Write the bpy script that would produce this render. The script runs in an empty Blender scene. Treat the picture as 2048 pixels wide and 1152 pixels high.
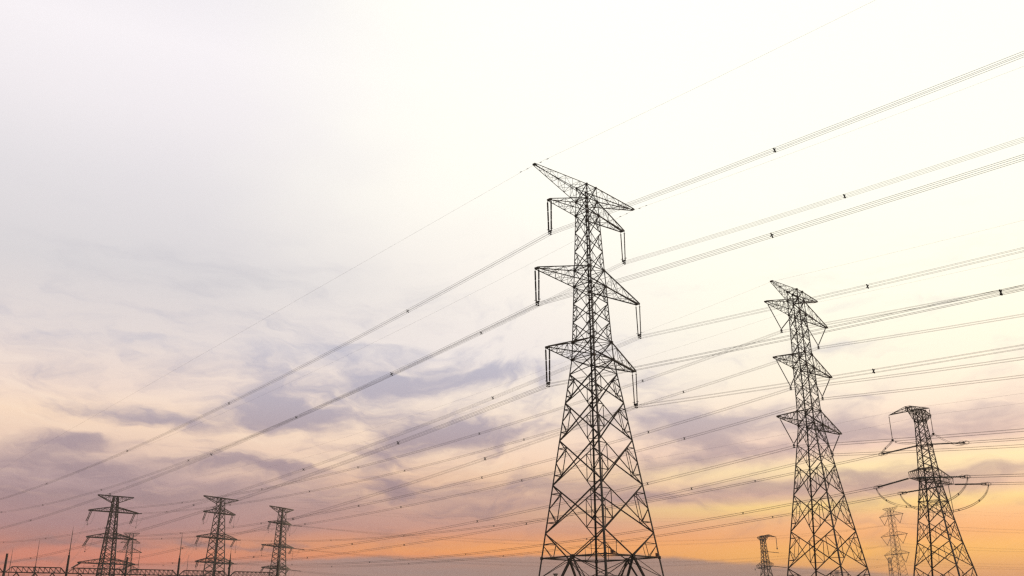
import bpy, math, random
from mathutils import Vector, Matrix
random.seed(7)
R = math.radians
scene = bpy.context.scene
col = scene.collection

# ------------------------------------------------------------------ camera
cam_d = bpy.data.cameras.new('camera')
cam = bpy.data.objects.new('camera', cam_d)
col.objects.link(cam)
cam_d.sensor_width = 36.0
cam_d.lens = 36.0 * 1858.05 / 2048.0
cam_d.clip_start = 0.1
cam_d.clip_end = 20000
PITCH, ROLL = R(20.2706), R(-0.44545)
cam.matrix_world = (Matrix.Translation((0, 0, 1.7)) @ Matrix.Rotation(R(90) + PITCH, 4, 'X') @ Matrix.Rotation(ROLL, 4, 'Z'))
scene.camera = cam

# ------------------------------------------------------------------ sky
SUN_AZ, SUN_EL = 33.0, 8.0          # degrees, azimuth clockwise from +Y
world = bpy.data.worlds.new('World')
scene.world = world
world.use_nodes = True
NT = world.node_tree
NT.nodes.clear()


class X:
    """one number in the node graph, with operators"""
    def __init__(self, s): self.s = s
    def _m(self, op, *a): return mth(op, self, *a)
    def __add__(self, o): return self._m('ADD', o)
    __radd__ = __add__
    def __sub__(self, o): return self._m('SUBTRACT', o)
    def __rsub__(self, o): return mth('SUBTRACT', o, self)
    def __mul__(self, o): return self._m('MULTIPLY', o)
    __rmul__ = __mul__
    def __truediv__(self, o): return self._m('DIVIDE', o)


def put(sock, v):
    if isinstance(v, X): NT.links.new(v.s, sock)
    elif hasattr(v, 'node'): NT.links.new(v, sock)
    else: sock.default_value = v


def mth(op, *a, clamp=False):
    n = NT.nodes.new('ShaderNodeMath'); n.operation = op; n.use_clamp = clamp
    for i, v in enumerate(a): put(n.inputs[i], v)
    return X(n.outputs[0])


def smooth(v, lo, hi):
    n = NT.nodes.new('ShaderNodeMapRange'); n.interpolation_type = 'SMOOTHSTEP'
    put(n.inputs['Value'], v); n.inputs['From Min'].default_value = lo; n.inputs['From Max'].default_value = hi
    return X(n.outputs['Result'])


def lin(c):
    return tuple((x / 255 / 12.92) if x / 255 <= .04045 else ((x / 255 + .055) / 1.055) ** 2.4 for x in c) + (1.0,)


def ramp(v, lo, hi, stops):
    n = NT.nodes.new('ShaderNodeValToRGB'); put(n.inputs[0], (v - lo) / (hi - lo))
    cr = n.color_ramp; cr.interpolation = 'B_SPLINE' if False else 'EASE'
    cr.interpolation = 'LINEAR'
    while len(cr.elements) > 1: cr.elements.remove(cr.elements[-1])
    for i, (p, c) in enumerate(stops):
        e = cr.elements[0] if i == 0 else cr.elements.new((p - lo) / (hi - lo))
        e.position = (p - lo) / (hi - lo); e.color = lin(c)
    return n.outputs[0]


def mix(f, a, b):
    n = NT.nodes.new('ShaderNodeMix'); n.data_type = 'RGBA'
    put(n.inputs[0], f); put(n.inputs[6], a); put(n.inputs[7], b)
    return n.outputs[2]


def noise(x, y, z, detail=5, rough=.55, dist=0.0):
    c = NT.nodes.new('ShaderNodeCombineXYZ'); put(c.inputs[0], x); put(c.inputs[1], y); put(c.inputs[2], z)
    n = NT.nodes.new('ShaderNodeTexNoise'); n.inputs['Scale'].default_value = 1.0
    n.inputs['Detail'].default_value = detail; n.inputs['Roughness'].default_value = rough; n.inputs['Distortion'].default_value = dist
    NT.links.new(c.outputs[0], n.inputs['Vector'])
    return X(n.outputs['Fac'])


tc = NT.nodes.new('ShaderNodeTexCoord')
sep = NT.nodes.new('ShaderNodeSeparateXYZ')
NT.links.new(tc.outputs['Generated'], sep.inputs[0])
dx, dy, dz = (X(sep.outputs[i]) for i in range(3))
az = mth('ARCTAN2', dx, dy) * (180 / math.pi)
el = mth('ARCSINE', mth('MINIMUM', mth('MAXIMUM', dz, -1.0), 1.0)) * (180 / math.pi)

# the thin bright cloud veil: three columns of the evening sky, blended over azimuth
left = ramp(el, 0, 90, [(0, (150, 98, 100)), (2.5, (200, 118, 106)), (3.8, (220, 130, 108)), (4.4, (212, 132, 114)), (5.0, (188, 132, 126)), (5.6, (175, 134, 136)), (7.0, (172, 141, 145)), (8.2, (194, 166, 166)),
                        (9.8, (232, 201, 183)), (11.6, (248, 219, 194)), (13.2, (240, 218, 205)), (16, (226, 215, 212)), (20, (215, 211, 213)),
                        (25, (225, 221, 224)), (29, (237, 232, 235)), (33, (244, 239, 242)), (50, (206, 208, 216)), (90, (140, 152, 176))])
mid = ramp(el, 0, 90, [(0, (150, 112, 108)), (2.8, (205, 130, 108)), (4.0, (240, 148, 92)), (4.7, (252, 166, 96)), (5.2, (234, 157, 114)), (5.8, (206, 152, 136)), (7.2, (208, 166, 150)), (8.4, (238, 195, 164)),
                       (10, (249, 217, 190)), (13, (246, 228, 212)), (16, (238, 229, 225)), (20, (245, 238, 230)), (25, (251, 247, 237)),
                       (30, (254, 252, 241)), (37, (255, 253, 243)), (55, (218, 219, 224)), (90, (146, 158, 180))])
right = ramp(el, 0, 90, [(0, (170, 112, 90)), (2.6, (230, 154, 98)), (4, (254, 184, 90)), (5.0, (248, 172, 110)), (5.9, (247, 184, 130)), (6.6, (254, 216, 134)), (7.3, (236, 190, 166)),
                         (8.7, (253, 228, 176)), (9.8, (240, 204, 188)), (12, (249, 228, 208)), (14, (253, 243, 222)), (18, (254, 250, 231)), (25, (254, 252, 237)),
                         (37, (255, 253, 242)), (55, (222, 221, 222)), (90, (146, 156, 178))])
wob = noise(az * .06, el * .12, 3.3, 3) - .5
azw = az + wob * 14
elw = None
veil = mix(smooth(azw, -4, 22), mix(smooth(azw, -25, 1), left, mid), right)

# cloud sheets: wind-drawn noise, thicker where the banks stand
warp = (noise(az * .09, el * .20, 11.0, 4) - .5)
warp2 = (noise(az * .40, el * .80, 17.0, 3, .5) - .5)
ca, ce = az + warp * 9 + warp2 * 2.4, el + warp * 2.8 + warp2 * 1.0
slant = smooth(az, 6, -6) * .55 + .08                    # left of the middle the wisps lie slantwise
fine = noise(ca * .20 + ce * slant * .7, ce * .62 - ca * .10 * slant, 5.2, 9, .56, .2)
wisp = noise(ca * .60 + ce * slant * 2.0, ce * 1.5, 8.8, 9, .64, .5)


def bank(a0, e0, sa, se, amp, tilt=0.0):
    u = (ca - a0) / sa
    v = (ce - e0 - (ca - a0) * tilt) / se
    return mth('EXPONENT', (u * u + v * v) * -1.0) * amp


tot = None
for b in [(-12.5, 15.9, 5.0, 1.1, .58, -.03), (-2.0, 15.1, 4.5, .8, .50, .03), (-15.5, 13.9, 2.6, 1.5, .54, -.25), (-12.0, 12.3, 4.0, 1.0, .58, .02), (-6.0, 14.2, 4.0, .8, .36, .05),
          (-25.0, 10.1, 3.0, .40, .66, .03), (-26.0, 8.9, 5.0, .65, .66, 0), (-18.0, 9.4, 2.6, .55, .62, -.02), (-14.0, 9.2, 4.0, .5, .50, 0), (-19.0, 11.6, 3.0, .40, .5, -.04),
          (-4.0, 11.2, 4.2, .9, .62, .02), (-8.0, 9.2, 1.6, 1.2, .50, -.3), (-12.0, 7.6, 14.0, .75, .40, 0), (2.0, 8.2, 5.0, .6, .52, 0), (-27, 7.2, 9, 1.0, .35, 0),
          (10.3, 11.7, 4.6, .95, .70, .02), (12.6, 9.6, 5.4, .75, .66, .03), (20.5, 11.0, 3.2, .8, .60, 0), (25.5, 10.0, 4.0, .9, .50, 0),
          (27.0, 7.7, 5.5, .65, .45, 0), (16.0, 7.9, 4.0, .45, .30, 0), (-9.0, 14.0, 9.0, 2.3, .20, .02), (16.0, 10.4, 11.0, 1.7, .22, 0), (20.0, 7.4, 9.0, .6, .22, 0), (6.0, 7.4, 3.0, .5, .48, 0), (-16.0, 4.7, 5.0, .22, .62, -.01), (-24.0, 4.4, 4.0, .2, .55, 0), (-26, 3.6, 3, .2, .5, 0),
          (-24.5, 18.5, 9.0, 3.5, .20, 0), (-16.0, 20.5, 6.0, 2.2, .26, 0)]:
    g = bank(*b)
    tot = g if tot is None else tot + g
broad = (noise(ca * .075 + 4.0, ce * .30, 21.0, 4, .5) - .5) * 1.5
zone = smooth(el, 19, 12) * smooth(el, 4.6, 7.0)
dens = (fine - .5) * 2.1 + (wisp - .5) * .55 + tot * .95 + (broad + .10) * zone - .12
mask = smooth(dens, -.16, .86) * smooth(el, 27, 14)
ccol = ramp(el, 0, 40, [(0, (130, 100, 104)), (4, (148, 112, 114)), (6, (154, 124, 128)), (8, (158, 134, 142)), (10.5, (166, 148, 158)), (13, (176, 168, 182)), (16, (183, 182, 198)), (20, (192, 190, 198)), (26, (210, 208, 214)), (40, (230, 228, 232))])
lit = ramp(el, 0, 40, [(0, (200, 140, 110)), (5, (240, 184, 148)), (9, (251, 220, 190)), (13, (252, 236, 218)), (18, (250, 240, 234)), (40, (255, 255, 250))])
sky = mix(mask * (.92 - smooth(az, 0, 16) * .16), veil, ccol)
# faint bright streaks between the sheets
streak = smooth(noise(ca * .14 + ce * slant, ce * .9, 9.7, 6, .55, .3), .48, .74) * smooth(el, 18, 10) * smooth(el, 5.5, 8)
sky = mix(streak * (1.0 - mask) * .42, sky, lit)
# the low bank along the horizon
edge = 4.25 - mth('MAXIMUM', az - 7.0, 0.0) * .095 - mth('MAXIMUM', (az + 9.0) * -1.0, 0.0) * .045
ragged = (noise(az * .45, el * 1.2, 2.1, 7, .62) - .5) * .9
low = smooth(edge - el + ragged * .55, -.08, .26) * smooth(az, -30, -8)
lowc = ramp(az, -40, 40, [(-40, (176, 128, 128)), (-14, (170, 136, 132)), (0, (160, 132, 128)), (14, (154, 124, 120)), (25, (186, 140, 118)), (40, (190, 142, 120))])
low_in = low * ((noise(az * .10, el * 1.6, 6.4, 6, .6) - .5) * .5 + .92)
sky = mix(low_in, sky, lowc)
# away from the sun the evening sky grows darker
ang = mth('ABSOLUTE', az - 8.0)
dim = (smooth(ang, 140, 36) * .82 + .18) * (1.0 + smooth(azw, -20, 14) * smooth(el, 13, 26) * smooth(el, 75, 45) * .06)
below = smooth(el, -4, 1)
sc = NT.nodes.new('ShaderNodeVectorMath'); sc.operation = 'SCALE'
put(sc.inputs[0], sky); put(sc.inputs['Scale'], dim * (below * .8 + .2))
nish = NT.nodes.new('ShaderNodeTexSky'); nish.sky_type = 'NISHITA'; nish.sun_disc = False
nish.sun_elevation = R(SUN_EL); nish.sun_rotation = R(SUN_AZ); nish.dust_density = 4.0
bg1 = NT.nodes.new('ShaderNodeBackground'); NT.links.new(nish.outputs[0], bg1.inputs[0]); bg1.inputs[1].default_value = .06
bg2 = NT.nodes.new('ShaderNodeBackground'); NT.links.new(sc.outputs[0], bg2.inputs[0]); bg2.inputs[1].default_value = 1.0
mx = NT.nodes.new('ShaderNodeMixShader'); mx.inputs[0].default_value = .96
NT.links.new(bg1.outputs[0], mx.inputs[1]); NT.links.new(bg2.outputs[0], mx.inputs[2])
out = NT.nodes.new('ShaderNodeOutputWorld'); NT.links.new(mx.outputs[0], out.inputs[0])

# ------------------------------------------------------------------ sun, exposure
sun_d = bpy.data.lights.new('sun', 'SUN'); sun_d.energy = 1.4; sun_d.angle = R(12); sun_d.color = (1.0, .72, .45)
sun = bpy.data.objects.new('sun', sun_d); col.objects.link(sun)
sdir = Vector((math.sin(R(SUN_AZ)) * math.cos(R(SUN_EL)), math.cos(R(SUN_AZ)) * math.cos(R(SUN_EL)), math.sin(R(SUN_EL))))
sun.rotation_euler = sdir.to_track_quat('Z', 'Y').to_euler()
scene.view_settings.view_transform = 'Standard'
scene.view_settings.look = 'None'
scene.view_settings.exposure = 0.16
scene.view_settings.gamma = 1.0
scene.view_settings.use_curve_mapping = False
scene.render.film_transparent = False
world.cycles.sampling_method = 'MANUAL'
world.cycles.sample_map_resolution = 256
scene.cycles.max_bounces = 2
scene.cycles.use_denoising = False
scene.cycles.filter_width = 1.35
scene.cycles.volume_bounces = 0


# ------------------------------------------------------------------ materials
def material(name, c1, c2, rough=.6, metal=0.0, scale=2.0, bump=0.0, detail=4, vary=False):
    m = bpy.data.materials.new(name); m.use_nodes = True
    nt = m.node_tree; p = nt.nodes['Principled BSDF']
    t = nt.nodes.new('ShaderNodeTexCoord'); n = nt.nodes.new('ShaderNodeTexNoise')
    n.inputs['Scale'].default_value = scale; n.inputs['Detail'].default_value = detail
    g = nt.nodes.new('ShaderNodeNewGeometry')
    nt.links.new(g.outputs['Position'], n.inputs['Vector'])
    r = nt.nodes.new('ShaderNodeValToRGB')
    r.color_ramp.elements[0].position = .35; r.color_ramp.elements[0].color = (*c1, 1)
    r.color_ramp.elements[1].position = .68; r.color_ramp.elements[1].color = (*c2, 1)
    oi = nt.nodes.new('ShaderNodeObjectInfo'); ad = nt.nodes.new('ShaderNodeMath'); ad.operation = 'MULTIPLY_ADD'
    nt.links.new(oi.outputs['Random'], ad.inputs[0]); ad.inputs[1].default_value = .36 if vary else 0.0
    sb = nt.nodes.new('ShaderNodeMath'); sb.operation = 'SUBTRACT'; nt.links.new(n.outputs['Fac'], sb.inputs[0]); sb.inputs[1].default_value = .18 if vary else 0.0
    nt.links.new(sb.outputs[0], ad.inputs[2]); nt.links.new(ad.outputs[0], r.inputs[0]); nt.links.new(r.outputs[0], p.inputs['Base Color'])
    p.inputs['Roughness'].default_value = rough; p.inputs['Metallic'].default_value = metal
    if bump:
        b = nt.nodes.new('ShaderNodeBump'); b.inputs['Strength'].default_value = bump
        nt.links.new(n.outputs['Fac'], b.inputs['Height']); nt.links.new(b.outputs[0], p.inputs['Normal'])
    return m


STEEL = material('weathered_galvanised_steel', (.026, .020, .018), (.105, .078, .062), .5, .25, .5, vary=True)
STEEL2 = material('dull_galvanised_steel', (.042, .031, .034), (.085, .060, .060), .65, .1, .7, vary=True)
PORC = material('brown_porcelain', (.030, .018, .016), (.050, .028, .024), .55, 0, 6)
POLY = material('grey_polymer', (.05, .035, .035), (.075, .05, .048), .6, 0, 6)
GLASS = material('green_glass_discs', (.012, .03, .026), (.03, .055, .046), .55, 0, 6)
ALU = material('aluminium_strand', (.075, .065, .065), (.12, .10, .098), .55, .4, 8)
FIT = material('forged_fittings', (.030, .028, .028), (.06, .055, .052), .6, .2, 9)
SIGN = material('orange_sign_enamel', (.32, .085, .03), (.40, .13, .05), .5, 0, 7)
SIGND = material('dark_sign_print', (.03, .02, .018), (.05, .03, .025), .6, 0, 7)
CONC = material('concrete', (.22, .21, .20), (.33, .32, .30), .9, 0, 2.5, .2)
SOIL = material('rough_grass_ground', (.035, .040, .018), (.10, .085, .05), 1.0, 0, .35, .4, 8)

# ------------------------------------------------------------------ mesh helpers
MESH = {}


def mesh_obj(name, verts, faces, mat, parent=None, loc=None, smooth_shade=False):
    me = bpy.data.meshes.new(name); me.from_pydata([tuple(v) for v in verts], [], faces); me.materials.append(mat)
    if smooth_shade:
        me.polygons.foreach_set('use_smooth', [True] * len(me.polygons))
    me.update()
    return data_obj(name, me, parent, loc)


def data_obj(name, me, parent=None, loc=None, matrix=None):
    o = bpy.data.objects.new(name, me); col.objects.link(o)
    if parent is not None: o.parent = parent
    if loc is not None: o.location = loc
    if matrix is not None: o.matrix_basis = matrix
    return o


def empty(name, loc=(0, 0, 0), rz=0.0, parent=None):
    o = bpy.data.objects.new(name, None); col.objects.link(o); o.location = loc; o.rotation_euler = (0, 0, rz)
    o.empty_display_size = .5
    if parent is not None: o.parent = parent
    return o


def tag(o, label, cat, group=None, kind=None):
    o['label'] = label; o['category'] = cat
    if group: o['group'] = group
    if kind: o['kind'] = kind
    return o


def angle_section(t=.22):
    return [(0, 0), (1, 0), (1, t), (t, t), (t, 1), (0, 1)]


def unit_bar(mat):
    """rolled angle bar, section 1 x 1 centred near its heel, length 1 along +Z"""
    key = ('bar', mat.name)
    if key not in MESH:
        s = [(x - .42, y - .42) for x, y in angle_section()]
        v = [(x, y, 0) for x, y in s] + [(x, y, 1) for x, y in s]
        f = [(i, (i + 1) % 6, (i + 1) % 6 + 6, i + 6) for i in range(6)] + [(5, 4, 3, 0), (3, 2, 1, 0), (6, 9, 10, 11), (6, 7, 8, 9)]
        me = bpy.data.meshes.new('angle_bar'); me.from_pydata(v, [], f); me.materials.append(mat); me.update()
        MESH[key] = me
    return MESH[key]


def frame(p0, p1):
    d = (p1 - p0); L = d.length
    q = d.to_track_quat('Z', 'Y').to_matrix().to_4x4()
    return q, L


def bar(name, p0, p1, w, parent, mat):
    p0, p1 = Vector(p0), Vector(p1)
    q, L = frame(p0, p1)
    return data_obj(name, unit_bar(mat), parent, None, Matrix.Translation(p0) @ q @ Matrix.Diagonal((w, w, L, 1)))


def joined_bars(name, bars, parent, mat):
    me = unit_bar(mat); base = [v.co.copy() for v in me.vertices]; fs = [tuple(p.vertices) for p in me.polygons]
    V, F = [], []
    for p0, p1, w in bars:
        q, L = frame(p0, p1)
        M = Matrix.Translation(p0) @ q @ Matrix.Diagonal((w, w, L, 1)); k = len(V)
        V += [M @ c for c in base]; F += [tuple(i + k for i in f) for f in fs]
    o = mesh_obj(name, V, F, mat, parent); o['kind'] = 'stuff'
    return o


def tube(name, pts, r, mat, parent=None, sides=5, closed=False, smooth_shade=True):
    pts = [Vector(p) for p in pts]; V, F = [], []; n = len(pts)
    up = None
    for i, p in enumerate(pts):
        a = pts[(i - 1) % n] if (i or closed) else pts[0]
        b = pts[(i + 1) % n] if (i < n - 1 or closed) else pts[-1]
        d = (b - a).normalized()
        if up is None:
            up = d.orthogonal().normalized()
        up = (up - d * up.dot(d)).normalized(); sd = d.cross(up)
        rr = r[i] if isinstance(r, (list, tuple)) else r
        V += [p + (up * math.cos(2 * math.pi * k / sides) + sd * math.sin(2 * math.pi * k / sides)) * rr for k in range(sides)]
    m = n if closed else n - 1
    for i in range(m):
        for k in range(sides):
            a, b = i * sides, ((i + 1) % n) * sides
            F.append((a + k, a + (k + 1) % sides, b + (k + 1) % sides, b + k))
    if not closed:
        F.append(tuple(reversed(range(sides)))); F.append(tuple(range((n - 1) * sides, n * sides)))
    return mesh_obj(name, V, F, mat, parent, smooth_shade=smooth_shade)


def box_data(key, sx, sy, sz, mat):
    if key not in MESH:
        v = [(x * sx / 2, y * sy / 2, z * sz / 2) for x in (-1, 1) for y in (-1, 1) for z in (-1, 1)]
        f = [(0, 1, 3, 2), (4, 6, 7, 5), (0, 4, 5, 1), (2, 3, 7, 6), (0, 2, 6, 4), (1, 5, 7, 3)]
        me = bpy.data.meshes.new(key); me.from_pydata(v, [], f); me.materials.append(mat); me.update(); MESH[key] = me
    return MESH[key]


def ring_data(key, R_, r_, mat, squash=1.0, n=18, s=5):
    if key not in MESH:
        V, F = [], []
        for i in range(n):
            a = 2 * math.pi * i / n
            for k in range(s):
                b = 2 * math.pi * k / s
                V.append(((R_ + r_ * math.cos(b)) * math.cos(a), (R_ + r_ * math.cos(b)) * math.sin(a) * squash, r_ * math.sin(b)))
        for i in range(n):
            for k in range(s):
                F.append((i * s + k, ((i + 1) % n) * s + k, ((i + 1) % n) * s + (k + 1) % s, i * s + (k + 1) % s))
        me = bpy.data.meshes.new(key); me.from_pydata(V, [], F); me.materials.append(mat); me.update(); MESH[key] = me
    return MESH[key]


def rod_data(key, r0, r1, sheds, mat, sides=8):
    """unit-length insulator rod with sheds, along +Z"""
    if key not in MESH:
        prof = []
        for i in range(sheds):
            z = i / sheds; d = 1 / sheds
            prof += [(z, r0), (z + .45 * d, r0), (z + .55 * d, r1), (z + .85 * d, r1 * .8)]
        prof.append((1, r0))
        V = [(r * math.cos(2 * math.pi * k / sides), r * math.sin(2 * math.pi * k / sides), z) for z, r in prof for k in range(sides)]
        F = [(i * sides + k, i * sides + (k + 1) % sides, (i + 1) * sides + (k + 1) % sides, (i + 1) * sides + k) for i in range(len(prof) - 1) for k in range(sides)]
        F += [tuple(reversed(range(sides))), tuple(range((len(prof) - 1) * sides, len(prof) * sides))]
        me = bpy.data.meshes.new(key); me.from_pydata(V, [], F); me.materials.append(mat); me.update(); MESH[key] = me
    return MESH[key]


def place(name, me, p0, p1, parent):
    p0, p1 = Vector(p0), Vector(p1); q, L = frame(p0, p1)
    return data_obj(name, me, parent, None, Matrix.Translation(p0) @ q @ Matrix.Diagonal((1, 1, L, 1)))


def lerp(a, b, t): return a + (b - a) * t


# ------------------------------------------------------------------ the setting
G = 3000.0
gv, gf = [], []
gn = 40
for i in range(gn + 1):
    for j in range(gn + 1):
        x = -G + 2 * G * i / gn; y = -G + 2 * G * j / gn
        h = 0.0 if (abs(x) < 500 and -100 < y < 900) else -.6 + .5 * math.sin(x * .004) * math.cos(y * .005)
        gv.append((x, y, h))
for i in range(gn):
    for j in range(gn):
        a = i * (gn + 1) + j
        gf.append((a, a + gn + 1, a + gn + 2, a + 1))
ground = mesh_obj('ground', gv, gf, SOIL); ground['kind'] = 'structure'; ground['label'] = 'flat rough grassland under the power lines'


# ------------------------------------------------------------------ lattice towers
CORN = [(-1, -1), (1, -1), (1, 1), (-1, 1)]
FACES = [(0, 1), (1, 2), (2, 3), (3, 0)]


class Tower:
    """lattice pylon in its own frame: local x runs along the cross-arms, local y along the line"""
    def __init__(self, x, y, rot, label, prof, mat=STEEL, group='lattice pylons', cat='pylon'):
        self.root = empty('transmission_tower', (x, y, 0), R(90 - rot))
        tag(self.root, label, cat, group)
        self.M = Matrix.Translation((x, y, 0)) @ Matrix.Rotation(R(90 - rot), 4, 'Z')
        self.prof = sorted(prof)            # (z, half width)
        self.mat = mat
        self.items = []                     # (parent, name, p0, p1, w)

    def w(self, z):
        P = self.prof
        if z <= P[0][0]: return P[0][1]
        for (z0, w0), (z1, w1) in zip(P, P[1:]):
            if z <= z1: return w0 + (w1 - w0) * (z - z0) / (z1 - z0)
        return P[-1][1]

    def c(self, i, z):
        w = self.w(z); return Vector((CORN[i][0] * w, CORN[i][1] * w, z))

    def world(self, p): return self.M @ Vector(p)

    def add(self, name, p0, p1, w, parent=None):
        self.items.append((parent or self.root, name, Vector(p0), Vector(p1), w))

    def legs(self, zs, wb, wt):
        for i in range(4):
            V, F = [], []
            s = [(x - .3, y - .3) for x, y in angle_section(.25)]
            ux, uy = -CORN[i][0], -CORN[i][1]
            for k, z in enumerate(zs):
                p = self.c(i, z); ww = wb + (wt - wb) * (z - zs[0]) / (zs[-1] - zs[0])
                V += [p + Vector((x * ux * ww, y * uy * ww, 0)) for x, y in s]
            for k in range(len(zs) - 1):
                for j in range(6):
                    F.append((k * 6 + j, k * 6 + (j + 1) % 6, k * 6 + 6 + (j + 1) % 6, k * 6 + 6 + j))
            F += [(0, 1, 2, 3), (0, 3, 4, 5)]
            e = (len(zs) - 1) * 6; F += [(e, e + 3, e + 2, e + 1), (e, e + 5, e + 4, e + 3)]
            mesh_obj('leg', V, F, self.mat, self.root)

    def xpanel(self, z0, z1, wd, ws=0, red=0, t=.40):
        for a, b in FACES:
            A, B, C, D = self.c(a, z0), self.c(b, z0), self.c(a, z1), self.c(b, z1)
            self.add('brace', A, D, wd); self.add('brace', B, C, wd)
            if red:
                k = A.length; w0, w1 = (B - A).length, (D - C).length
                s = w0 / (w0 + w1); Xp = lerp(A, D, s)
                for lo, hi in ((A, C), (B, D)):
                    M = lerp(lo, hi, .5); P1 = lerp(lo, Xp, t); P2 = lerp(hi, Xp, t)
                    self.add('secondary_brace', P1, P2, ws)
                    self.add('secondary_brace', M, P1, ws); self.add('secondary_brace', M, P2, ws)
                    if red > 1:
                        Q1 = lerp(lo, hi, (P1.z - lo.z) / (hi.z - lo.z)); Q2 = lerp(lo, hi, (P2.z - lo.z) / (hi.z - lo.z))
                        self.add('secondary_brace', Q1, P1, ws); self.add('secondary_brace', Q2, P2, ws)

    def girdle(self, z, w, plan=True):
        for a, b in FACES: self.add('horizontal_strut', self.c(a, z), self.c(b, z), w)
        if plan:
            self.add('plan_brace', self.c(0, z), self.c(2, z), w * .7); self.add('plan_brace', self.c(1, z), self.c(3, z), w * .7)

    def gussets(self, z, s):
        for i in range(4):
            data_obj('gusset_plate', box_data('gusset%d' % int(s * 100), s, s, s * 1.2, self.mat), self.root, self.c(i, z))

    def arm(self, sx, zt, zb, tip_x, tip_z, n, wc, ws, tipw=.22, tiph=.12, name='crossarm', top_flat=False, plate=.5):
        """pyramid arm: two chords from the upper corners, two from the lower ones, meeting at the tip"""
        part = empty(name, (0, 0, 0), 0, self.root)
        ids = [i for i in range(4) if CORN[i][0] == sx]
        ids.sort(key=lambda i: CORN[i][1])
        tops, bots = [], []
        for i in ids:
            sy = CORN[i][1]
            tops.append((self.c(i, zt), Vector((sx * tip_x, sy * tipw, tip_z + tiph))))
            bots.append((self.c(i, zb), Vector((sx * tip_x, sy * tipw, tip_z - tiph))))
        for a, b in tops + bots: self.add('chord', a, b, wc, part)
        pt = [[lerp(a, b, k / n) for k in range(n + 1)] for a, b in tops]
        pb = [[lerp(a, b, k / n) for k in range(n + 1)] for a, b in bots]
        for s in (0, 1):
            for k in range(1, n):
                self.add('arm_post', pb[s][k], pt[s][k], ws, part)
            for k in range(n - 1):
                if k % 2 == 0: self.add('arm_brace', pb[s][k], pt[s][k + 1], ws, part)
                else: self.add('arm_brace', pt[s][k], pb[s][k + 1], ws, part)
        for k in range(1, n):
            self.add('arm_strut', pb[0][k], pb[1][k], ws, part)
            if k % 2: self.add('arm_strut', pt[0][k], pt[1][k], ws, part)
        for k in range(n - 1):
            self.add('arm_brace', pb[k % 2][k], pb[1 - k % 2][k + 1], ws, part)
            if (k + 1) % 2: self.add('arm_brace', pt[k % 2][k], pt[1 - k % 2][k + 1], ws, part)
        data_obj('tip_plate', box_data('tip%d_%d' % (int(plate * 100), int(tipw * 100)), plate, tipw * 2.6, max(tiph * 2.4, .2), self.mat), part, (sx * (tip_x - plate * .2), 0, tip_z))
        return part

    def finish(self, limit=300, stuff=()):
        byname = {}
        def pm(par): return Matrix.Identity(4) if par is self.root else Matrix.Translation(par.location) @ par.rotation_euler.to_matrix().to_4x4()
        for it in self.items: byname.setdefault(it[1], []).append(it)
        for nm, its in byname.items():
            its.sort(key=lambda t: -(t[3] - t[2]).length)
            keep = 0 if nm in stuff else limit
            for par, n, p0, p1, w in its[:keep]: bar(n, p0, p1, w, par, self.mat)
            rest = its[keep:]
            if rest:
                joined_bars(nm + '_lattice' if nm not in ('lattice',) else nm, [(pm(par) @ p0, pm(par) @ p1, w) for par, _, p0, p1, w in rest], self.root, self.mat)

    def footings(self, z=0):
        for i in range(4):
            p = self.c(i, z)
            data_obj('footing', box_data('footing', 1.6, 1.6, .9, CONC), self.root, (p.x, p.y, .1))


# --- the tallest pylon
T1 = Tower(13.426, 150, 45.70, 'tallest steel lattice pylon, its straight twin insulator strings hanging from three arm pairs',
           [(0, 7.95), (12.25, 6.46), (44.19, 2.47), (47.18, 2.34), (57.18, 1.97), (60.19, 1.83), (70.6, 1.47), (73.28, 1.36), (76.07, 1.24)])
lv = [0, 12.25, 16.0, 23.44, 30.59, 36.81, 41.66, 44.19, 47.18, 50.71, 54.07, 57.18, 60.19, 63.7, 67.28, 70.6, 73.28, 76.07]
T1.legs(lv, .29, .15)
for z0, z1 in zip(lv[2:6], lv[3:7]): T1.xpanel(z0, z1, .18, .115, 2, .40 if z1 < 40 else .42)
T1.xpanel(41.66, 44.19, .14, .07, 0)
for z0, z1 in ((44.19, 47.18), (57.18, 60.19), (70.6, 73.28), (73.28, 76.07)): T1.xpanel(z0, z1, .13, .06, 0)
for z0, z1 in ((47.18, 50.71), (50.71, 54.07), (54.07, 57.18)): T1.xpanel(z0, z1, .135, .08, 2, .42)
for z0, z1 in ((60.19, 63.7), (63.7, 67.28), (67.28, 70.6)): T1.xpanel(z0, z1, .125, .075, 1, .45)
for z in (12.25, 44.19, 47.18, 57.18, 60.19, 70.6, 73.28, 76.07): T1.girdle(z, .2 if z < 13 else .12, z > 13); T1.gussets(z, .34 if z < 50 else .28)
# portal at the foot: K braces onto the middle of each face
for a, b in FACES:
    m = lerp(T1.c(a, 12.25), T1.c(b, 12.25), .5)
    data_obj('gusset_plate', box_data('gusset_mid', .5, .5, .55, STEEL), T1.root, m)
    for i in (a, b):
        T1.add('brace', T1.c(i, 16.0), m, .16); T1.add('brace', m, T1.c(i, 0), .30)
        up0, up1 = T1.c(i, 16.0), T1.c(i, 12.25)
        T1.add('secondary_brace', lerp(up0, up1, .45), lerp(up0, m, .42), .085)
        T1.add('secondary_brace', lerp(up0, m, .42), lerp(up1, m, .40), .085)
        T1.add('secondary_brace', lerp(up0, up1, .5), lerp(up1, m, .38), .085)
        f = T1.c(i, 0)
        for t in (.25, .5, .75):
            T1.add('secondary_brace', lerp(up1, f, t), lerp(m, f, t), .09)
            T1.add('secondary_brace', lerp(up1, f, t), lerp(m, f, t - .25), .09)
    n = lerp(T1.c((a + 2) % 4, 12.25), T1.c((b + 2) % 4, 12.25), .5)
mids = [lerp(T1.c(a, 12.25), T1.c(b, 12.25), .5) for a, b in FACES]
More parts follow.
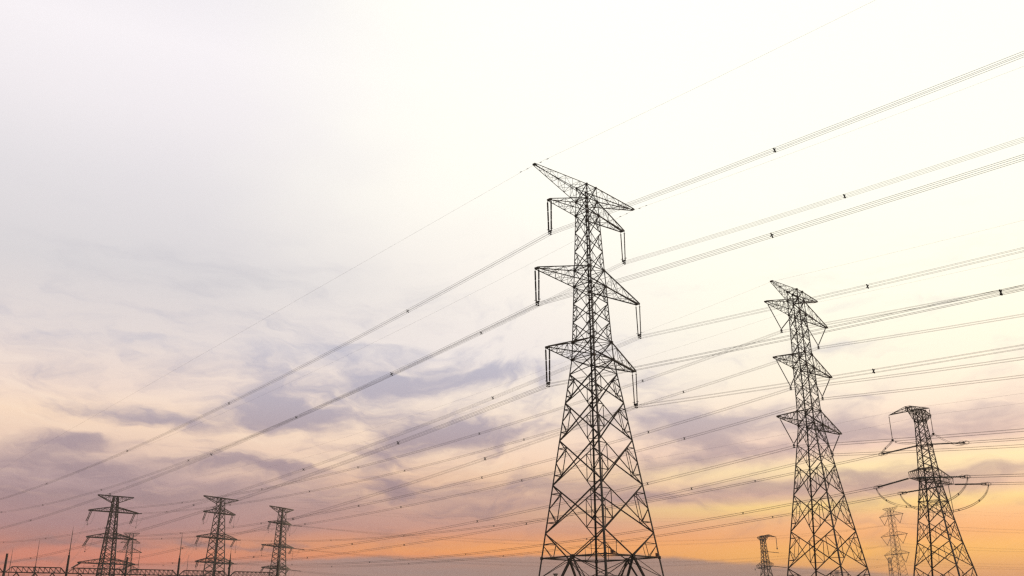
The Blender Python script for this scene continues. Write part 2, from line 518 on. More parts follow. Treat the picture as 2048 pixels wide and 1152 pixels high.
for i in range(4):
    T1.add('plan_brace', mids[i], mids[(i + 1) % 4], .13)
    T1.add('plan_brace', lerp(mids[i], mids[(i + 1) % 4], .5), T1.c(FACES[i][1], 12.25), .09)
    lowm = mids[i] * 1.0; hang = Vector((mids[i].x * .55, mids[i].y * .55, 9.2))
    T1.add('plan_brace', mids[i], hang, .10); T1.add('plan_brace', hang, Vector((mids[(i + 1) % 4].x * .55, mids[(i + 1) % 4].y * .55, 9.2)), .10)
    T1.add('plan_brace', mids[i], Vector((mids[(i + 1) % 4].x * .55, mids[(i + 1) % 4].y * .55, 9.2)), .10)
# middle hangers in the lower panels
for z0, z1 in ((16.0, 23.44), (23.44, 30.59), (30.59, 36.81)):
    T1.add('plan_brace', T1.c(0, lerp(z0, z1, .62)), T1.c(1, lerp(z0, z1, .62)), 0.0001) if False else None
A1 = [13.26, 9.78, 13.10, 10.99]
for sx in (-1, 1):
    T1.arm(sx, 76.07, 73.28, A1[0], 76.07, 7, .13, .055, .22, .10, 'ground_wire_arm')
    T1.arm(sx, 73.28, 70.6, A1[1], 70.6, 5, .15, .06, .30, .10)
    T1.arm(sx, 60.19, 57.18, A1[2], 57.18, 6, .17, .065, .30, .10)
    T1.arm(sx, 47.18, 44.19, A1[3], 44.19, 5, .17, .07, .30, .10)
T1.finish(); T1.footings()
for k, (t, s) in enumerate(((.10, .62), (.93, .66))):     # two small plates on the near edge of the portal frame
    a, b = T1.c(0, 12.25), T1.c(1, 12.25)
    p = lerp(a, b, t) + Vector((0, -.25, .32))
    pl = data_obj('sign_plate', box_data('signbox', .70, .06, .62, SIGN), T1.root, p)
    pl['label'] = 'small orange plate on the portal frame'
    data_obj('sign_print', box_data('signprint', .34, .05, .40, SIGND), pl, (.05, -.012 - .02, .02))

# --- the second pylon, V strings
T2 = Tower(64.697, 200, 45.14, 'tall steel lattice pylon right of the tallest, with V-shaped insulator strings under its arms',
           [(0, 7.55), (13.38, 5.80), (28.27, 3.80), (43.16, 1.90), (46.37, 1.82), (56.13, 1.66), (59.17, 1.56), (68.48, 1.39), (71.8, 1.34), (74.09, 1.24)])
lv = [0, 6.2, 13.38, 20.76, 28.27, 34.6, 38.9, 43.16, 46.37, 49.6, 52.9, 56.13, 59.17, 62.3, 65.4, 68.48, 71.8, 74.09]
T2.legs(lv, .29, .17)
for z0, z1 in zip(lv[1:5], lv[2:6]): T2.xpanel(z0, z1, .17, .105, 2, .40)
T2.xpanel(0, 6.2, .17, .09, 2)
for z0, z1 in ((34.6, 38.9), (38.9, 43.16)): T2.xpanel(z0, z1, .14, .07, 1, .42)
for z0, z1 in ((46.37, 49.6), (49.6, 52.9), (52.9, 56.13), (59.17, 62.3), (62.3, 65.4), (65.4, 68.48)): T2.xpanel(z0, z1, .13, .065, 1, .45)
for z0, z1 in ((43.16, 46.37), (56.13, 59.17), (68.48, 71.8), (71.8, 74.09)): T2.xpanel(z0, z1, .13, .065, 0)
for z in (43.16, 46.37, 56.13, 59.17, 68.48, 71.8, 74.09): T2.girdle(z, .13); T2.gussets(z, .36)
A2 = [10.11, 13.56, 12.50, 13.59]
for sx in (-1, 1):
    T2.arm(sx, 74.09, 71.8, A2[0], 74.09, 6, .14, .065, .25, .10, 'ground_wire_arm')
    T2.arm(sx, 71.8, 68.48, A2[1], 68.48, 6, .16, .07, .25, .10)
    T2.arm(sx, 59.17, 56.13, A2[2], 56.13, 6, .17, .075, .25, .10)
    T2.arm(sx, 46.37, 43.16, A2[3], 43.16, 6, .18, .08, .25, .10)
T2.finish(); T2.footings()


# --- the tension pylon at the right, and its small twin far behind
def gan_tower(x, y, rot, label, mat, fat=1.0, arm_turn=0.0, full=True):
    T = Tower(x, y, rot, label, [(0, 8.0), (16.43, 5.37), (22.53, 4.21), (38.37, 2.01), (41.65, 1.90), (47.8, 1.52), (54.41, 1.13), (57.4, 1.25)], mat)
    lv = [0, 8.6, 16.43, 22.53, 28.0, 33.0, 38.37, 41.65, 43.7, 45.75, 47.8, 50.0, 52.2, 54.41, 57.4]
    T.legs(lv, .36 * fat, .19 * fat)
    for z0, z1 in zip(lv, lv[1:]):
        T.xpanel(z0, z1, (.17 if z1 < 40 else .13) * fat, .08 * fat, (1 if z1 < 40 else 0) if full else 0, .42)
    for z in (33.0, 38.37, 41.65, 47.8, 54.41, 57.4):
        T.girdle(z, .14 * fat); T.gussets(z, .36)
    for sx, ll, lg in ((-1, 9.2, 7.4), (1, 11.2, 7.0)):
        # lower arm keeps a box-shaped end
        part = empty('crossarm', (0, 0, 0), R(-arm_turn), T.root)
        iv = Matrix.Rotation(R(arm_turn), 4, 'Z')
        tops, bots = [], []
        for sy in (-1, 1):
            i = CORN.index((sx, sy))
            tops.append((iv @ T.c(i, 41.65), Vector((sx * ll, sy * .55, 39.9)))); bots.append((iv @ T.c(i, 38.37), Vector((sx * ll, sy * .55, 38.37))))
        for a, b in tops + bots: T.add('chord', a, b, .16 * fat, part)
        n = 5 if full else 3
        for s in (0, 1):
            for k in range(1, n + 1):
                T.add('arm_post', lerp(*bots[s], k / n), lerp(*tops[s], k / n), .065 * fat, part)
                T.add('arm_brace', lerp(*bots[s], (k - 1) / n), lerp(*tops[s], k / n), .08 * fat, part)
        for k in range(1, n + 1):
            T.add('arm_strut', lerp(*bots[0], k / n), lerp(*bots[1], k / n), .08 * fat, part); T.add('arm_strut', lerp(*tops[0], k / n), lerp(*tops[1], k / n), .08 * fat, part)
            T.add('arm_brace', lerp(*bots[k % 2], (k - 1) / n), lerp(*bots[1 - k % 2], k / n), .08 * fat, part)
        # ground wire arm
        part = T.arm(sx, 57.4, 54.41, lg, 57.0, 4 if full else 3, .14 * fat, .08 * fat, .3, .25, 'ground_wire_arm')
    # jumper beam across the left end of the ground wire arm, drooping to its tips
    part = empty('jumper_beam', (-6.6, 0, 0), 0, T.root)
    for sy, Lb in ((1, 5.7), (-1, 5.5)):
        tip = Vector((.3 if sy > 0 else -.2, sy * Lb, 56.1))
        st = [(Vector((dx_, sy * .6, 57.5)), Vector((dx_, sy * .6, 56.3))) for dx_ in (-.6, .6)]
        for a, b in st:
            T.add('chord', a, tip, .13 * fat, part); T.add('chord', b, tip, .13 * fat, part)
            for k in (1, 2, 3):
                T.add('beam_post', lerp(a, tip, k / 4), lerp(b, tip, k / 4), .07 * fat, part); T.add('beam_brace', lerp(a, tip, k / 4), lerp(b, tip, (k - 1) / 4), .07 * fat, part)
        for k in (1, 2, 3): T.add('beam_strut', lerp(st[0][1], tip, k / 4), lerp(st[1][1], tip, k / 4), .07 * fat, part)
    for zz in (57.5, 56.3):
        for dx_ in (-.6, .6): T.add('chord', (dx_, -.6, zz), (dx_, .6, zz), .12 * fat, part)
        for sy in (-1, 1): T.add('chord', (-.6, sy * .6, zz), (.6, sy * .6, zz), .12 * fat, part)
    for dx_ in (-.6, .6):
        for sy in (-1, 1): T.add('beam_post', (dx_, sy * .6, 56.3), (dx_, sy * .6, 57.5), .12 * fat, part)
    if full: T.finish()
    else: T.finish(0)
    T.footings()
    return T


T3 = gan_tower(110.86, 250, 45.66, 'squat steel tension pylon at the right with long insulator strings and looping jumpers', STEEL, 1.15, 6.5)
T7 = gan_tower(158.4, 610, -14.0, 'small far tension pylon standing between the two tall pylons', STEEL2, 1.5, 0, False)


# --- double-circuit tension pylons at the left
def dc_tower(x, y, rot, label, zs, al, ar, ws, wbase, mat, fat, stuff=(), limit=300, tipw=.6, rise=3.3):
    prof = [(0, wbase)] + [(z, w) for z, w in zip(reversed(zs), reversed(ws))]
    T = Tower(x, y, rot, label, prof, mat)
    tops = [zs[0] - 3.2] + [z + rise for z in zs[1:]]
    lv = [0.0]
    mark = sorted(set([zs[0], zs[0] - 3.2] + [z for z in zs[1:]] + [z + rise for z in zs[1:]]))
    for m in mark:
        k = max(1, round((m - lv[-1]) / (3.4 if m > 30 else 5.0))); s = lv[-1]
        lv += [s + (m - s) * (i + 1) / k for i in range(k)]
    T.legs(lv, .46 * fat, .28 * fat)
    for z0, z1 in zip(lv, lv[1:]): T.xpanel(z0, z1, .16 * fat, .08, 0)
    for z in zs[1:]: T.girdle(z, .2 * fat); T.girdle(z + rise, .16 * fat, False)
    T.girdle(zs[0], .18 * fat)
    for sx, al_ in ((-1, al), (1, ar)):
        T.arm(sx, zs[0], zs[0] - 3.2, al_[0], zs[0], 4, .2 * fat, .09 * fat, .3, .1, 'ground_wire_arm')
        for z, l in zip(zs[1:], al_[1:]):
            T.arm(sx, z + rise, z, l, z + .1, 4, .22 * fat, .10 * fat, tipw, .18, plate=1.0)
    T.finish(limit, stuff); T.footings()
    return T


Z4, L4, R4 = [64.8, 57.3, 45.0, 33.2], [8.57, 11.6, 10.9, 13.05], [8.57, 11.6, 10.64, 13.05]
T4 = dc_tower(-194, 460, 47.6, 'leftmost dark lattice pylon standing behind the substation gantry', Z4, L4, R4, [1.03, 1.48, 2.17, 2.8], 4.8, STEEL2, 1.55, ('arm_brace', 'arm_strut', 'arm_post'), rise=2.3)
Z5, L5, R5 = [73.9, 65.4, 51.75, 38.55], [12.4, 10.9, 14.0, 13.0], [12.4, 10.9, 14.0, 13.0]
T5 = dc_tower(-166.4, 537, 31.7, 'middle one of the three lattice pylons behind the substation gantry', Z5, L5, R5, [1.41, 1.96, 2.86, 3.6], 6.0, STEEL2, 1.6, ('arm_brace', 'arm_strut', 'arm_post'), rise=2.5)
Z6, L6, R6 = [78.3, 68.4, 53.85, 40.22], [13.3, 12.8, 17.4, 15.6], [11.4, 9.4, 13.8, 11.6]
T6 = dc_tower(-151.2, 620, 24.2, 'rightmost of the three lattice pylons behind the substation gantry', Z6, L6, R6, [1.5, 2.08, 2.67, 3.46], 6.2, STEEL2, 1.7, ('arm_brace', 'arm_strut', 'arm_post'), rise=1.7)
FARP = ('arm_brace', 'arm_strut', 'arm_post', 'brace', 'plan_brace', 'horizontal_strut')
T9 = dc_tower(-304, 760, 60, 'pale faint lattice pylon far behind the leftmost pylon', [77, 69.5, 62.3, 49], [6, 7, 9, 9], [6, 7, 9, 9], [1.3, 1.7, 2.1, 2.8], 6.0, STEEL2, 1.0, FARP)


def far_v_tower(x, y, rot, label, zs, al, ws, wbase, fat, up=6.0):
    T = Tower(x, y, rot, label, [(0, wbase)] + [(z, w) for z, w in zip(reversed(zs), reversed(ws))] + [(zs[0] + up, ws[0] * .85)], STEEL2)
    lv = [0.0]
    for m in sorted([z for z in zs] + [z + 3.6 for z in zs[1:]] + [zs[0] + 3.0, zs[0] + up]):
        k = max(1, round((m - lv[-1]) / (3.8 if m > 40 else 6.0))); s = lv[-1]
        lv += [s + (m - s) * (i + 1) / k for i in range(k)]
    T.legs(lv, .36 * fat, .24 * fat)
    for z0, z1 in zip(lv, lv[1:]): T.xpanel(z0, z1, .13 * fat, .06, 0)
    for sx in (-1, 1):
        T.arm(sx, zs[0] + up, zs[0] + 3.0, al[0] * .62, zs[0] + up, 3, .14 * fat, .07 * fat, .3, .1, 'ground_wire_arm')
        for z, l in zip(zs, al): T.arm(sx, z + 3.4, z, l, z, 4, .17 * fat, .07 * fat, .3, .1)
    for z in zs: T.girdle(z, .2 * fat)
    T.finish(300, FARP); T.footings()
    return T


Z8 = [87.27, 71.62, 57.11]
T8 = far_v_tower(305.35, 770, -17.24, 'pale distant lattice pylon with V strings, left of the tension pylon', Z8, [14.38, 15.89, 14.91], [1.76, 2.15, 2.7], 8.4, .95)
T10 = far_v_tower(365.5, 1100, -17, 'tiny far pylon seen between the legs of the second tall pylon', [58, 50, 42], [8, 9, 9], [1.2, 1.6, 2], 5, .8, 5.5)
T11 = far_v_tower(427, 1100, 8, 'faint lower pylon directly behind the pale distant pylon', [72, 63, 54], [6, 6.5, 6.5], [1.5, 1.9, 2.3], 5.5, .9, 5)

# ------------------------------------------------------------------ insulators
ROD_L = rod_data('porcelain_rod', .10, .155, 16, PORC)
ROD_S = rod_data('polymer_rod', .07, .115, 44, POLY)
ROD_V = rod_data('v_rod', .075, .12, 40, POLY)
ROD_T = rod_data('glass_disc_string', .09, .22, 26, GLASS)
ROD_F = rod_data('far_rod', .16, .25, 10, PORC, 6)
LINK = rod_data('link_rod', .05, .06, 2, FIT, 6)
CLAMP = box_data('clamp', .10, .34, .16, FIT)
YOKE = box_data('yoke', .62, .10, .26, FIT)
RING = ring_data('corona_ring', .21, .025, FIT)
RACKET = ring_data('racket_ring', .72, .045, FIT, .62)

SIDE = {-1: 'left', 1: 'right'}
RANK = ['upper', 'middle', 'lower']

BOT = {}                                           # conductor attachment points
for i, (z, l) in enumerate(((70.6, A1[1]), (57.18, A1[2]), (44.19, A1[3]))):
    for sx in (-1, 1):
        root = empty('insulator_string', T1.world((sx * l, 0, z)), T1.root.rotation_euler.z)
        tag(root, 'twin hanging insulator string on the %s %s arm of the tallest pylon' % (RANK[i], SIDE[sx]), 'insulator', 'straight insulator strings of the tallest pylon')
        H = 6.0
        for sy in (-1, 1):
            top = Vector((-sx * .05, sy * .42, -.12)); bot = Vector((-sx * .05, sy * .30, -H + .25))
            d = (bot - top)
            if sx < 0:                             # three porcelain long rods end to end
                place('link', LINK, top, lerp(top, bot, .05), root)
                for k in range(3):
                    place('long_rod', ROD_L, lerp(top, bot, .05 + k * .317), lerp(top, bot, .05 + k * .317 + .298), root)
                    if k: place('coupling', LINK, lerp(top, bot, .05 + k * .317 - .02), lerp(top, bot, .05 + k * .317), root)
            else:                                  # one slim polymer rod
                place('link', LINK, top, lerp(top, bot, .085), root)
                place('polymer_rod', ROD_S, lerp(top, bot, .085), bot, root)
                data_obj('end_ring', ring_data('end_ring', .15, .025, FIT), root, lerp(top, bot, .09))
            data_obj('corona_ring', RING, root, lerp(top, bot, .955) + Vector((0, sy * .10, 0)))
        data_obj('yoke_plate', box_data('yoke1', .12, .82, .30, FIT), root, (-sx * .05, 0, -H + .12))
        for sy in (-1, 1):
            for zz in (-.10, -.45):
                data_obj('clamp', CLAMP, root, (sy * .225, 0, -H + zz))
            data_obj('clamp_hanger', box_data('hanger', .06, .08, .62, FIT), root, (sy * .225, 0, -H - .16))
        BOT['A', i, sx] = T1.world((sx * l, 0, z - H - .28))


def v_string(T, tw, tip, inner, bot, label, group, r=ROD_V, far=False):
    root = empty('v_insulator', T.world(bot), T.root.rotation_euler.z)
    tag(root, label, 'insulator', group)
    b = Vector(bot)
    for p in (tip, inner):
        p = Vector(p) - b; e = Vector((0, 0, .15)); e += (p - e).normalized() * .25
        if not far:
            place('link', LINK, p, lerp(p, e, .10), root)
            place('polymer_rod', r, lerp(p, e, .10), e, root)
            q = lerp(p, e, .11); data_obj('end_ring', ring_data('end_ring', .15, .025, FIT), root, q)
        else:
            place('polymer_rod', r, p, e, root)
    data_obj('yoke_plate', YOKE, root, (0, 0, .05))
    if not far:
        for sx in (-1, 1): data_obj('clamp', CLAMP, root, (sx * .225, 0, -.22)); data_obj('clamp', CLAMP, root, (sx * .225, 0, -.58)); data_obj('clamp_hanger', box_data('hanger', .06, .08, .62, FIT), root, (sx * .225, 0, -.3))
    return root


for i, (z, l, along, zb) in enumerate(((68.48, A2[1], (8.11, 8.24), (63.2, 62.8)), (56.13, A2[2], (6.9, 7.1), (50.55, 50.6)), (43.16, A2[3], (8.32, 8.57), (37.9, 38.2)))):
    for sx in (-1, 1):
        al = along[0 if sx < 0 else 1]; zz = zb[0 if sx < 0 else 1]
        v_string(T2, 0, (sx * (l - .35), 0, z - .1), (sx * (T2.w(z) + .55), 0, z - .2), (sx * al, 0, zz),
                 'V-shaped insulator pair under the %s %s arm of the second tall pylon' % (RANK[i], SIDE[sx]), 'V strings of the second tall pylon')
        BOT['B', i, sx] = T2.world((sx * al, 0, zz - .4))
for i, z in enumerate(Z8):
    for sx in (-1, 1):
        l = [14.38, 15.89, 14.91][i]
        v_string(T8, 0, (sx * (l - .5), 0, z - .2), (sx * (T8.w(z) + 1.2), 0, z - .2), (sx * 9.5, 0, z - 7),
                 'V-shaped insulator pair under the %s %s arm of the pale distant pylon' % (RANK[i], SIDE[-sx]), 'V strings of the pale distant pylon', ROD_F, True)
        BOT['D', i, sx] = T8.world((sx * 9.5, 0, z - 7.1))


def cubic(p0, p1, p2, p3, n):
    return [p0 * (1 - t) ** 3 + p1 * 3 * t * (1 - t) ** 2 + p2 * 3 * t * t * (1 - t) + p3 * t ** 3 for t in [k / n for k in range(n + 1)]]


def tension_string(p_att, p_ring, label, group, n=2, ins_len=7.2, far=False, wide=False):
    """horizontal strain string: link rods, disc strings side by side, yoke and racket rings at the live end"""
    p_att, p_ring = Vector(p_att), Vector(p_ring)
    root = empty('strain_insulator', p_att); tag(root, label, 'insulator', group)
    v = p_ring - p_att; d = v.normalized(); side = d.cross(Vector((0, 0, 1))).normalized()
    a = 0.0 if far else max(0.0, v.length - ins_len)
    if a > .3: place('link', LINK, (0, 0, 0), d * a, root)
    for s in ((-1, 1) if (not far or wide) else (0,)):
        o = side * s * (.22 if not wide else .36)
        place('disc_string', ROD_T if not far else ROD_F, d * a + o, d * (v.length - .3) + o, root)
    if not far:
        q = d.to_track_quat('X', 'Z').to_matrix().to_4x4()
        data_obj('yoke_plate', box_data('strain_yoke', .5, .62, .3, FIT), root, None, Matrix.Translation(v) @ q)
        for s in (-1, 1):
            data_obj('racket_ring', RACKET, root, None, Matrix.Translation(v + side * s * .3 - d * .3) @ q @ Matrix.Rotation(R(90), 4, 'X'))
            data_obj('racket_ring', RACKET, root, None, Matrix.Translation(v + side * s * .3 + d * .75) @ q @ Matrix.Rotation(R(90), 4, 'X'))
    return root


def wire_bundle(name, pts, label, group, offs, r, spacers=(), mat=ALU, cat='power line', spw=.045, part='conductor'):
    """one bundle of parallel conductors along pts, with its spacers"""
    pts = [Vector(p) for p in pts]; o0 = pts[0]
    root = empty(name, o0); tag(root, label, cat, group)
    d = (pts[-1] - pts[0]); d.z = 0; d.normalize(); sd = Vector((d.y, -d.x, 0))
    for (ox, oz) in offs:
        tube(part, [p - o0 + sd * ox + Vector((0, 0, oz)) for p in pts], r, mat, root, 4 if len(offs) > 1 else 5)
    if spacers:
        key = 'spacer_%d_%d' % (len(offs), int(spw * 1000))
        if key not in MESH:
            V, F = [], []
            def bx(a, b, w):
                k = len(V); n = Vector((-(b - a).z, 0, (b - a).x)).normalized() * w
                for p in (a, b):
                    for s in (-1, 1):
                        for t in (-.07, .07): V.append(p + n * s + Vector((0, t, 0)))
                F.extend([(k, k + 1, k + 3, k + 2), (k + 4, k + 6, k + 7, k + 5), (k, k + 4, k + 5, k + 1), (k + 2, k + 3, k + 7, k + 6), (k, k + 2, k + 6, k + 4), (k + 1, k + 5, k + 7, k + 3)])
            c = Vector((0, 0, 0))
            for (ox, oz) in offs: bx(c, Vector((ox * 1.15, 0, oz * 1.15)), spw * .75)
            for (ox, oz) in offs:
                e = Vector((ox, 0, oz)); bx(e * .86, e * 1.14, spw * 1.7)
            me = bpy.data.meshes.new('spacer'); me.from_pydata(V, [], F); me.materials.append(FIT); me.update(); MESH[key] = me
        acc = [0.0]
        for a, b in zip(pts, pts[1:]): acc.append(acc[-1] + (b - a).length)
        for s in spacers:
            k = max(i for i in range(len(acc)) if acc[i] <= s) if s < acc[-1] else len(acc) - 2
            k = min(k, len(pts) - 2)
            t = (s - acc[k]) / (acc[k + 1] - acc[k]); p = lerp(pts[k], pts[k + 1], t) - o0
            data_obj('spacer', MESH[key], root, None, Matrix.Translation(p) @ Matrix.Rotation(math.atan2(-sd.y, -sd.x) + math.pi, 4, 'Z') @ Matrix.Rotation(random.uniform(-.25, .25), 4, 'Y'))
    return root


def QUAD(s): return [(-s, s), (s, s), (-s, -s), (s, -s)]


def para(P0, azd, L, b, c, n):
    a = R(azd)
    return [Vector((P0.x + math.sin(a) * s, P0.y + math.cos(a) * s, P0.z + b * s + c * s * s)) for s in [L * k / n for k in range(n + 1)]]


def sag(P0, P1, sg, n=40):
    return [lerp(P0, P1, t) - Vector((0, 0, 4 * sg * t * (1 - t))) for t in [k / n for k in range(n + 1)]]


# --- line of the tallest pylon: six quad bundles and two ground wires, running through from the far left to overhead right
FA = {(0, -1): (-.0900, 1.71e-4, -.0489), (0, 1): (-.0992, 2.008e-4, -.0578), (1, -1): (-.0884, 1.705e-4, -.0521), (1, 1): (-.0996, 2.004e-4, -.0599),
      (2, -1): (-.0846, 1.598e-4, -.0564), (2, 1): (-.0955, 1.749e-4, -.0645)}
SPA = [40.5, 117, 184, 260, 330, 394]
for (i, sx), (bl, c, br) in FA.items():
    P = BOT['A', i, sx]
    Lp = para(P, -42, 430, bl, c, 44); Rp = para(P, 137, 300, br, 2e-4, 34)
    pts = list(reversed(Rp)) + Lp[1:]
    rl = sum((b - a).length for a, b in zip(Rp, Rp[1:]))
    wire_bundle('conductor_bundle', pts, 'four-wire conductor bundle hung from the %s %s arm of the tallest pylon' % (RANK[i], SIDE[sx]), 'conductor bundles of the tallest pylon', QUAD(.225),
                .020 if sx < 0 else .017, [rl + s for s in SPA] + ([rl - 43.0, rl - 112] if i < 2 or sx > 0 else [rl - 67.9, rl - 135]))
for sx, bl, c, br in ((-1, -.0415, .06e-4, -.0272), (1, -.083, 1.508e-4, -.049)):
    P = T1.world((sx * A1[0], 0, 75.95))
    az_l = -45.5 if sx < 0 else -42
    if sx < 0: bl, c = -.088, .0e-4
    pts = list(reversed(para(P, 137, 300, br, 2e-4, 34))) + para(P, az_l, 430, bl, c, 44)[1:]
    g = wire_bundle('ground_wire', pts, 'single thin ground wire on the %s top arm tip of the tallest pylon' % SIDE[sx], 'ground wires of the tallest pylon', [(0, 0)], .011, part='strand')
    for s0 in (-3.2, -1.6, 1.6, 3.2):
        azz = R(az_l if s0 > 0 else 137); q = Vector((math.sin(azz), math.cos(azz), 0)) * abs(s0) + Vector((0, 0, -.16))
        data_obj('vibration_damper', box_data('damper', .07, .42, .07, FIT), g, None, Matrix.Translation(P - pts[0] + q) @ Matrix.Rotation(R(45), 4, 'Z'))

# --- line of the second pylon, anchored at the leftmost pylon
SB = {(0, -1): (8.8, -.0648), (0, 1): (7.5, -.0697), (1, -1): (8.4, -.0694), (1, 1): (7.4, -.0744), (2, -1): (8.0, -.0802), (2, 1): (7.3, -.0934)}
for (i, sx), (sg, br) in SB.items():
    P = BOT['B', i, sx]; l = (L4 if sx < 0 else R4)[i + 1]
    tip = T4.world((sx * l, 0, Z4[i + 1])); d = (P - tip).normalized(); ring = tip + d * 5.2 + Vector((0, 0, -.35))
    tension_string(tip, ring, 'strain string toward the right on the %s %s arm of the leftmost pylon' % (RANK[i], SIDE[sx]), 'strain strings of the leftmost pylon', far=True)
    Rp = para(P, 135, 330, br, 2e-4, 34); Lp = sag(P, ring, sg, 44)
    rl = sum((b - a).length for a, b in zip(Rp, Rp[1:]))
    wire_bundle('conductor_bundle', list(reversed(Rp)) + Lp[1:], 'four-wire conductor bundle hung from the %s %s arm of the second tall pylon' % (RANK[i], SIDE[sx]), 'conductor bundles of the second tall pylon',
                QUAD(.225), .020, [rl + 362 * t for t in (.106, .267, .425, .586, .755, .923)] + [rl - 62, rl - 120])
for sx, sg in ((-1, 7.2), (1, 3.6)):
    P = T2.world((sx * A2[0], 0, 73.95)); E_ = T4.world((sx * L4[0], 0, Z4[0]))
    wire_bundle('ground_wire', list(reversed(para(P, 135, 330, -.05, 2e-4, 34))) + sag(P, E_, sg, 40)[1:], 'single thin ground wire on the %s top arm tip of the second tall pylon' % SIDE[sx],
                'ground wires of the second tall pylon', [(0, 0)], .011, part='strand')

# --- the tension pylon's strings, jumpers and lines
AZC = R(-44.4)
ldir = Vector((math.sin(AZC), math.cos(AZC), 0))
ARM3 = Matrix.Rotation(R(-6.5), 4, 'Z')
loL, loR = T3.world(ARM3 @ Vector((-9.2, 0, 38.35))), T3.world(ARM3 @ Vector((11.2, 0, 38.35)))
upL, upR = T3.world((-1.3, 1.5, 47.8)), T3.world((-1.0, -1.5, 47.8))
RINGS = {'UL': Vector((102.29, 256.6, 46.9)), 'UR': Vector((118.23, 243.49, 47.3)), 'LL': Vector((97.48, 251.1, 37.1)), 'LR': Vector((112.99, 235.27, 37.2)),
         'RL': Vector((110.09, 266.76, 37.55)), 'RR': Vector((125.71, 250.81, 37.6))}
for k, att, lab in (('UL', upL, 'upper green disc strain string reaching left from the tension pylon body'), ('UR', upR, 'upper green disc strain string reaching right from the tension pylon body'),
                    ('LL', loL + ldir * .5, 'lower strain string reaching left from the near arm of the tension pylon'), ('LR', loL - ldir * .5, 'lower strain string reaching right from the near arm of the tension pylon'),
                    ('RL', loR + ldir * .5, 'lower strain string reaching left from the far arm of the tension pylon'), ('RR', loR - ldir * .5, 'lower strain string reaching right from the far arm of the tension pylon')):
    tension_string(att, RINGS[k], lab, 'strain strings of the tension pylon', ins_len=min((RINGS[k] - att).length - .25, 11.5))
# pilot strings under the jumper beam
PIL = {}
for sy, Lb, nm in ((1, 5.7, 'left'), (-1, 5.5, 'right')):
    p = T3.world((-6.6 + (.3 if sy > 0 else -.2), sy * Lb, 56.1))
    root = empty('pilot_insulator', p); tag(root, 'slim hanging jumper insulator under the %s beam tip of the tension pylon' % nm, 'insulator', 'jumper insulators of the tension pylon')
    place('link', LINK, (0, 0, 0), (0, 0, -.5), root); place('polymer_rod', ROD_S, (0, 0, -.5), (0, 0, -6.3), root)
    data_obj('end_ring', ring_data('end_ring', .15, .025, FIT), root, (0, 0, -.6)); data_obj('end_ring', ring_data('end_ring', .15, .025, FIT), root, (0, 0, -6.2))
    tube('weight', [(0, 0, -6.5), (0, 0, -6.62), (0, 0, -7.0), (0, 0, -7.12)], [.15, .30, .30, .15], FIT, root, 10)
    PIL[sy] = p + Vector((0, 0, -6.9))


def jumper(pts, label, sp=()):
    return wire_bundle('jumper_loop', pts, label, 'jumper loops of the tension pylon', [(-.22, .2), (.22, .2), (-.22, -.2), (.22, -.2)], .036, sp, spw=.035, cat='jumper')


a, b = RINGS['UL'], RINGS['UR']
m = T3.world((-5.0, 0, 45.9))
pts = cubic(a + ldir * .8, a + Vector((0, 0, 1.2)), PIL[1] + ldir * .8 + Vector((0, 0, -1.0)), PIL[1], 10) + \
      cubic(PIL[1], PIL[1] - ldir * 1.2 + Vector((0, 0, -1.2)), PIL[-1] + ldir * 3.5 + Vector((0, 0, -2.6)), PIL[-1], 16)[1:] + \
      cubic(PIL[-1], PIL[-1] - ldir * 1.0 + Vector((0, 0, -.6)), b + Vector((0, 0, -1.9)) + ldir * 1.5, b - ldir * .8, 10)[1:]
jumper(pts, 'jumper wires draped round the tension pylon body between its hanging insulators', (3, 9, 18))
for k0, k1, dep, lab in (('LL', 'LR', 11.2, 'looping jumper under the near arm of the tension pylon'), ('RL', 'RR', 11.2, 'looping jumper under the far arm of the tension pylon')):
    a, b = RINGS[k0] + ldir * .9, RINGS[k1] - ldir * .9
    jumper(cubic(a, a + Vector((0, 0, -dep * .75)) - ldir * 1.2, b + Vector((0, 0, -dep * .75)) + ldir * 1.2, b, 26), lab, (4.5, 10, 18, 24))
for P_, nm, inn in ((loL, 'near', 4.6), (loR, 'far', 2.0)):
    root = empty('pilot_insulator', P_ - Vector((0, 0, .1))); tag(root, 'slim hanging jumper insulator under the %s lower arm of the tension pylon' % nm, 'insulator', 'jumper insulators of the tension pylon')
    off = (T3.world((0, 0, 0)) - P_); off.z = 0; off.normalize()
    place('link', LINK, off * inn, off * inn + Vector((0, 0, -.5)), root); place('polymer_rod', ROD_S, off * inn + Vector((0, 0, -.5)), off * (inn - .4) + Vector((0, 0, -7.6)), root)
    data_obj('end_ring', ring_data('end_ring', .15, .025, FIT), root, off * inn + Vector((0, 0, -.6)))
for k, i, sx, sg, lab in (('UL', 1, 1, 7.9, 'upper conductor bundle between the tension pylon and the middle left pylon'), ('LL', 2, -1, 8.3, 'lower near conductor bundle between the tension pylon and the middle left pylon'),
                          ('RL', 2, 1, 8.0, 'lower far conductor bundle between the tension pylon and the middle left pylon')):
    tip = T5.world((sx * R5[i + 1], 0, Z5[i + 1])); P = RINGS[k]; d = (P - tip).normalized(); ring = tip + d * 5.5 + Vector((0, 0, -.3))
    tension_string(tip, ring, 'strain string toward the right on the %s %s arm of the middle left pylon' % (RANK[i], SIDE[sx]), 'strain strings of the middle left pylon', far=True)
    wire_bundle('conductor_bundle', sag(P, ring, sg, 44), lab, 'conductor bundles of the tension pylon', QUAD(.25), .028, [385 * t for t in (.11, .27, .43, .59, .75, .91)])
